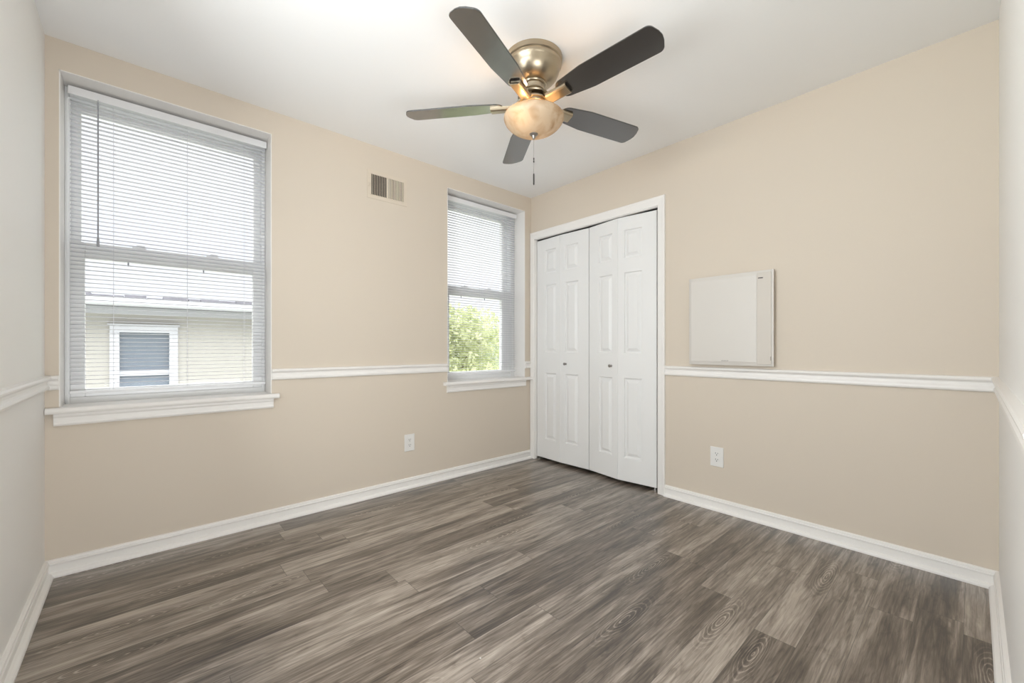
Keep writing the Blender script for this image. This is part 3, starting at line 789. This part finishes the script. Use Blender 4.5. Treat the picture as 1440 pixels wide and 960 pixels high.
b = MB(); b.add([(HX0 - .3, HY - .28, EZ + .10), (HX1 + .3, HY - .28, EZ + .10), (HX1 + .3, HY + 5.3, EZ + .32), (HX0 - .3, HY + 5.3, EZ + .32), (HX0 - .3, HY - .28, EZ), (HX1 + .3, HY - .28, EZ), (HX1 + .3, HY + 5.3, EZ), (HX0 - .3, HY + 5.3, EZ)],
                [(0, 1, 2, 3), (4, 7, 6, 5), (0, 4, 5, 1), (1, 5, 6, 2), (2, 6, 7, 3), (3, 7, 4, 0)])
rnd = random.Random(4)
x = HX0 - .2
while x < HX1 + .2:                     # curled shingle tabs and debris along the eave
    wdt = rnd.uniform(.05, .35); hh = rnd.uniform(.035, .075)
    b.box((x, HY - .30, EZ + .09), (x + wdt, HY - .12, EZ + .10 + hh)); x += wdt + rnd.uniform(-.015, .012)
hput(b, 'roof', M_ROOF)
b = MB(); b.prism([(0, -.01), (-.02, -.055), (-.10, -.062), (-.125, -.02), (-.125, .055), (-.115, .06), (-.110, .0), (-.02, -.045), (-.005, .0)], lambda a, z, t: (t, HY - .28 + a, EZ + .05 + z), HX0 - .3, HX1 + .3)
hput(b, 'gutter', M_GUTTER)
b = MB(); b.box((HX0, HY - .02, EZ - .10), (HX1, HY, EZ)); hput(b, 'frieze_board', M_GUTTER)
fw = MB(); e = .10
fw.box((wx0 - .035, HY - .04, wz0 - .06), (wx0 + .075, HY + .06, wz1 - .0751), .004); fw.box((wx1 - .075, HY - .04, wz0 - .06), (wx1 + .035, HY + .06, wz1 - .0751), .004)
fw.box((wx0 - .035, HY - .04, wz1 - .075), (wx1 + .035, HY + .06, wz1 + .035), .004); fw.box((wx0 - .06, HY - .06, wz0 - .08), (wx1 + .06, HY + .061, wz0 + .05), .004)
fw.box((wx0 + .07, HY + .02, .59), (wx1 - .07, HY + .06, .67), .004); fw.box((wx0 - .06, HY - .07, wz1 + .035), (wx1 + .06, HY, wz1 + .055), .004)
fo = hput(fw, 'window', M_GUTTER)
for za, zb in ((wz0 + .05, .60), (.66, wz1 - .07)):
    p = MB(); p.box((wx0 + .07, HY + .045, za), (wx1 - .07, HY + .055, zb)); po = p.build('pane', M_HGLASS); po.parent = fo

def tree(loc, crowns, nleaf, m, label, seed, size=.13):
    rnd = random.Random(seed)
    root = empty('tree', loc); tag(root, label, 'tree', 'trees outside the small window')
    b = MB()
    top = max(c[2] for c in crowns)
    b.tube([(0, 0, 0), (.05, .02, top * .35), (-.02, .05, top * .7), (0, 0, top)], [.16, .13, .09, .03], 10)
    for c in crowns:
        b.tube([(0, .03, top * .4), (c[0] * .5, c[1] * .5, (top * .4 + c[2]) * .52), (c[0], c[1], c[2])], [.06, .04, .015], 7)
    b.build('trunk', M_BARK, parent=root, smooth=True)
    lf = MB()
    for i in range(nleaf):
        c = rnd.choice(crowns)
        d = Vector((rnd.gauss(0, 1), rnd.gauss(0, 1), rnd.gauss(0, 1))).normalized() * (rnd.random() ** .4)
        p = Vector(c[:3]) + Vector((d.x * c[3], d.y * c[3], d.z * c[3] * .85))
        q = Vector((rnd.gauss(0, 1), rnd.gauss(0, 1), rnd.gauss(0, .6) + .3)).normalized()
        t = q.cross(Vector((rnd.gauss(0, 1), rnd.gauss(0, 1), rnd.gauss(0, 1)))).normalized(); s = q.cross(t)
        L_ = size * rnd.uniform(.7, 1.3)
        lf.add([p - t * L_ * .5, p + s * L_ * .27, p + t * L_ * .5 + q * L_ * .1, p - s * L_ * .27], [(0, 1, 2, 3)])
    lf.build('foliage', m, parent=root)
tree((4.6, 8.6, -3.2), [(0, 0, 4.75, 1.15), (-1.0, .2, 4.65, 1.2), (1.0, -.2, 4.6, 1.2), (-2.0, .4, 4.4, 1.1), (.1, -.5, 3.2, 1.3), (-1.3, 0, 2.8, 1.2), (1.4, .2, 2.9, 1.2)], 9000, M_LEAF1, 'yellow green tree rising nearest outside the small window', 1, .17)
tree((8.6, 12.2, -3.2), [(0, 0, 4.0, 1.4), (-1.1, .3, 3.4, 1.3), (1.1, 0, 3.4, 1.3), (0, -.5, 2.8, 1.6), (0, 0, 4.6, 1.3)], 7000, M_LEAF2, 'mid green tree standing further right beyond the yellow one', 2)
tree((3.6, 13.4, -3.2), [(0, 0, 4.4, 1.3), (-.9, .3, 3.9, 1.2), (1.0, 0, 3.6, 1.4), (0, -.5, 2.8, 1.5), (0, 0, 4.9, 1.2), (-1.2, 0, 4.6, 1.2)], 7000, M_LEAF2, 'mid green tree left of the yellow one by the house end', 3)
# service cables to the eave
for dz, lab in ((0, 'upper pale overhead cable crossing in front of the trees'), (-.10, 'lower pale overhead cable crossing in front of the trees')):
    b = MB()
    A, B = Vector((.25, .45, .75 + dz)), Vector((9.5, 6.4, 3.4 + dz * 2))
    pts = [A.lerp(B, i / 24) + Vector((0, 0, -.35 * math.sin(PI * i / 24))) for i in range(25)]
    b.tube(pts, .010, 6); tag(b.build('overhead_cable', M_CABLE, origin=A), lab, 'cable', 'overhead cables')
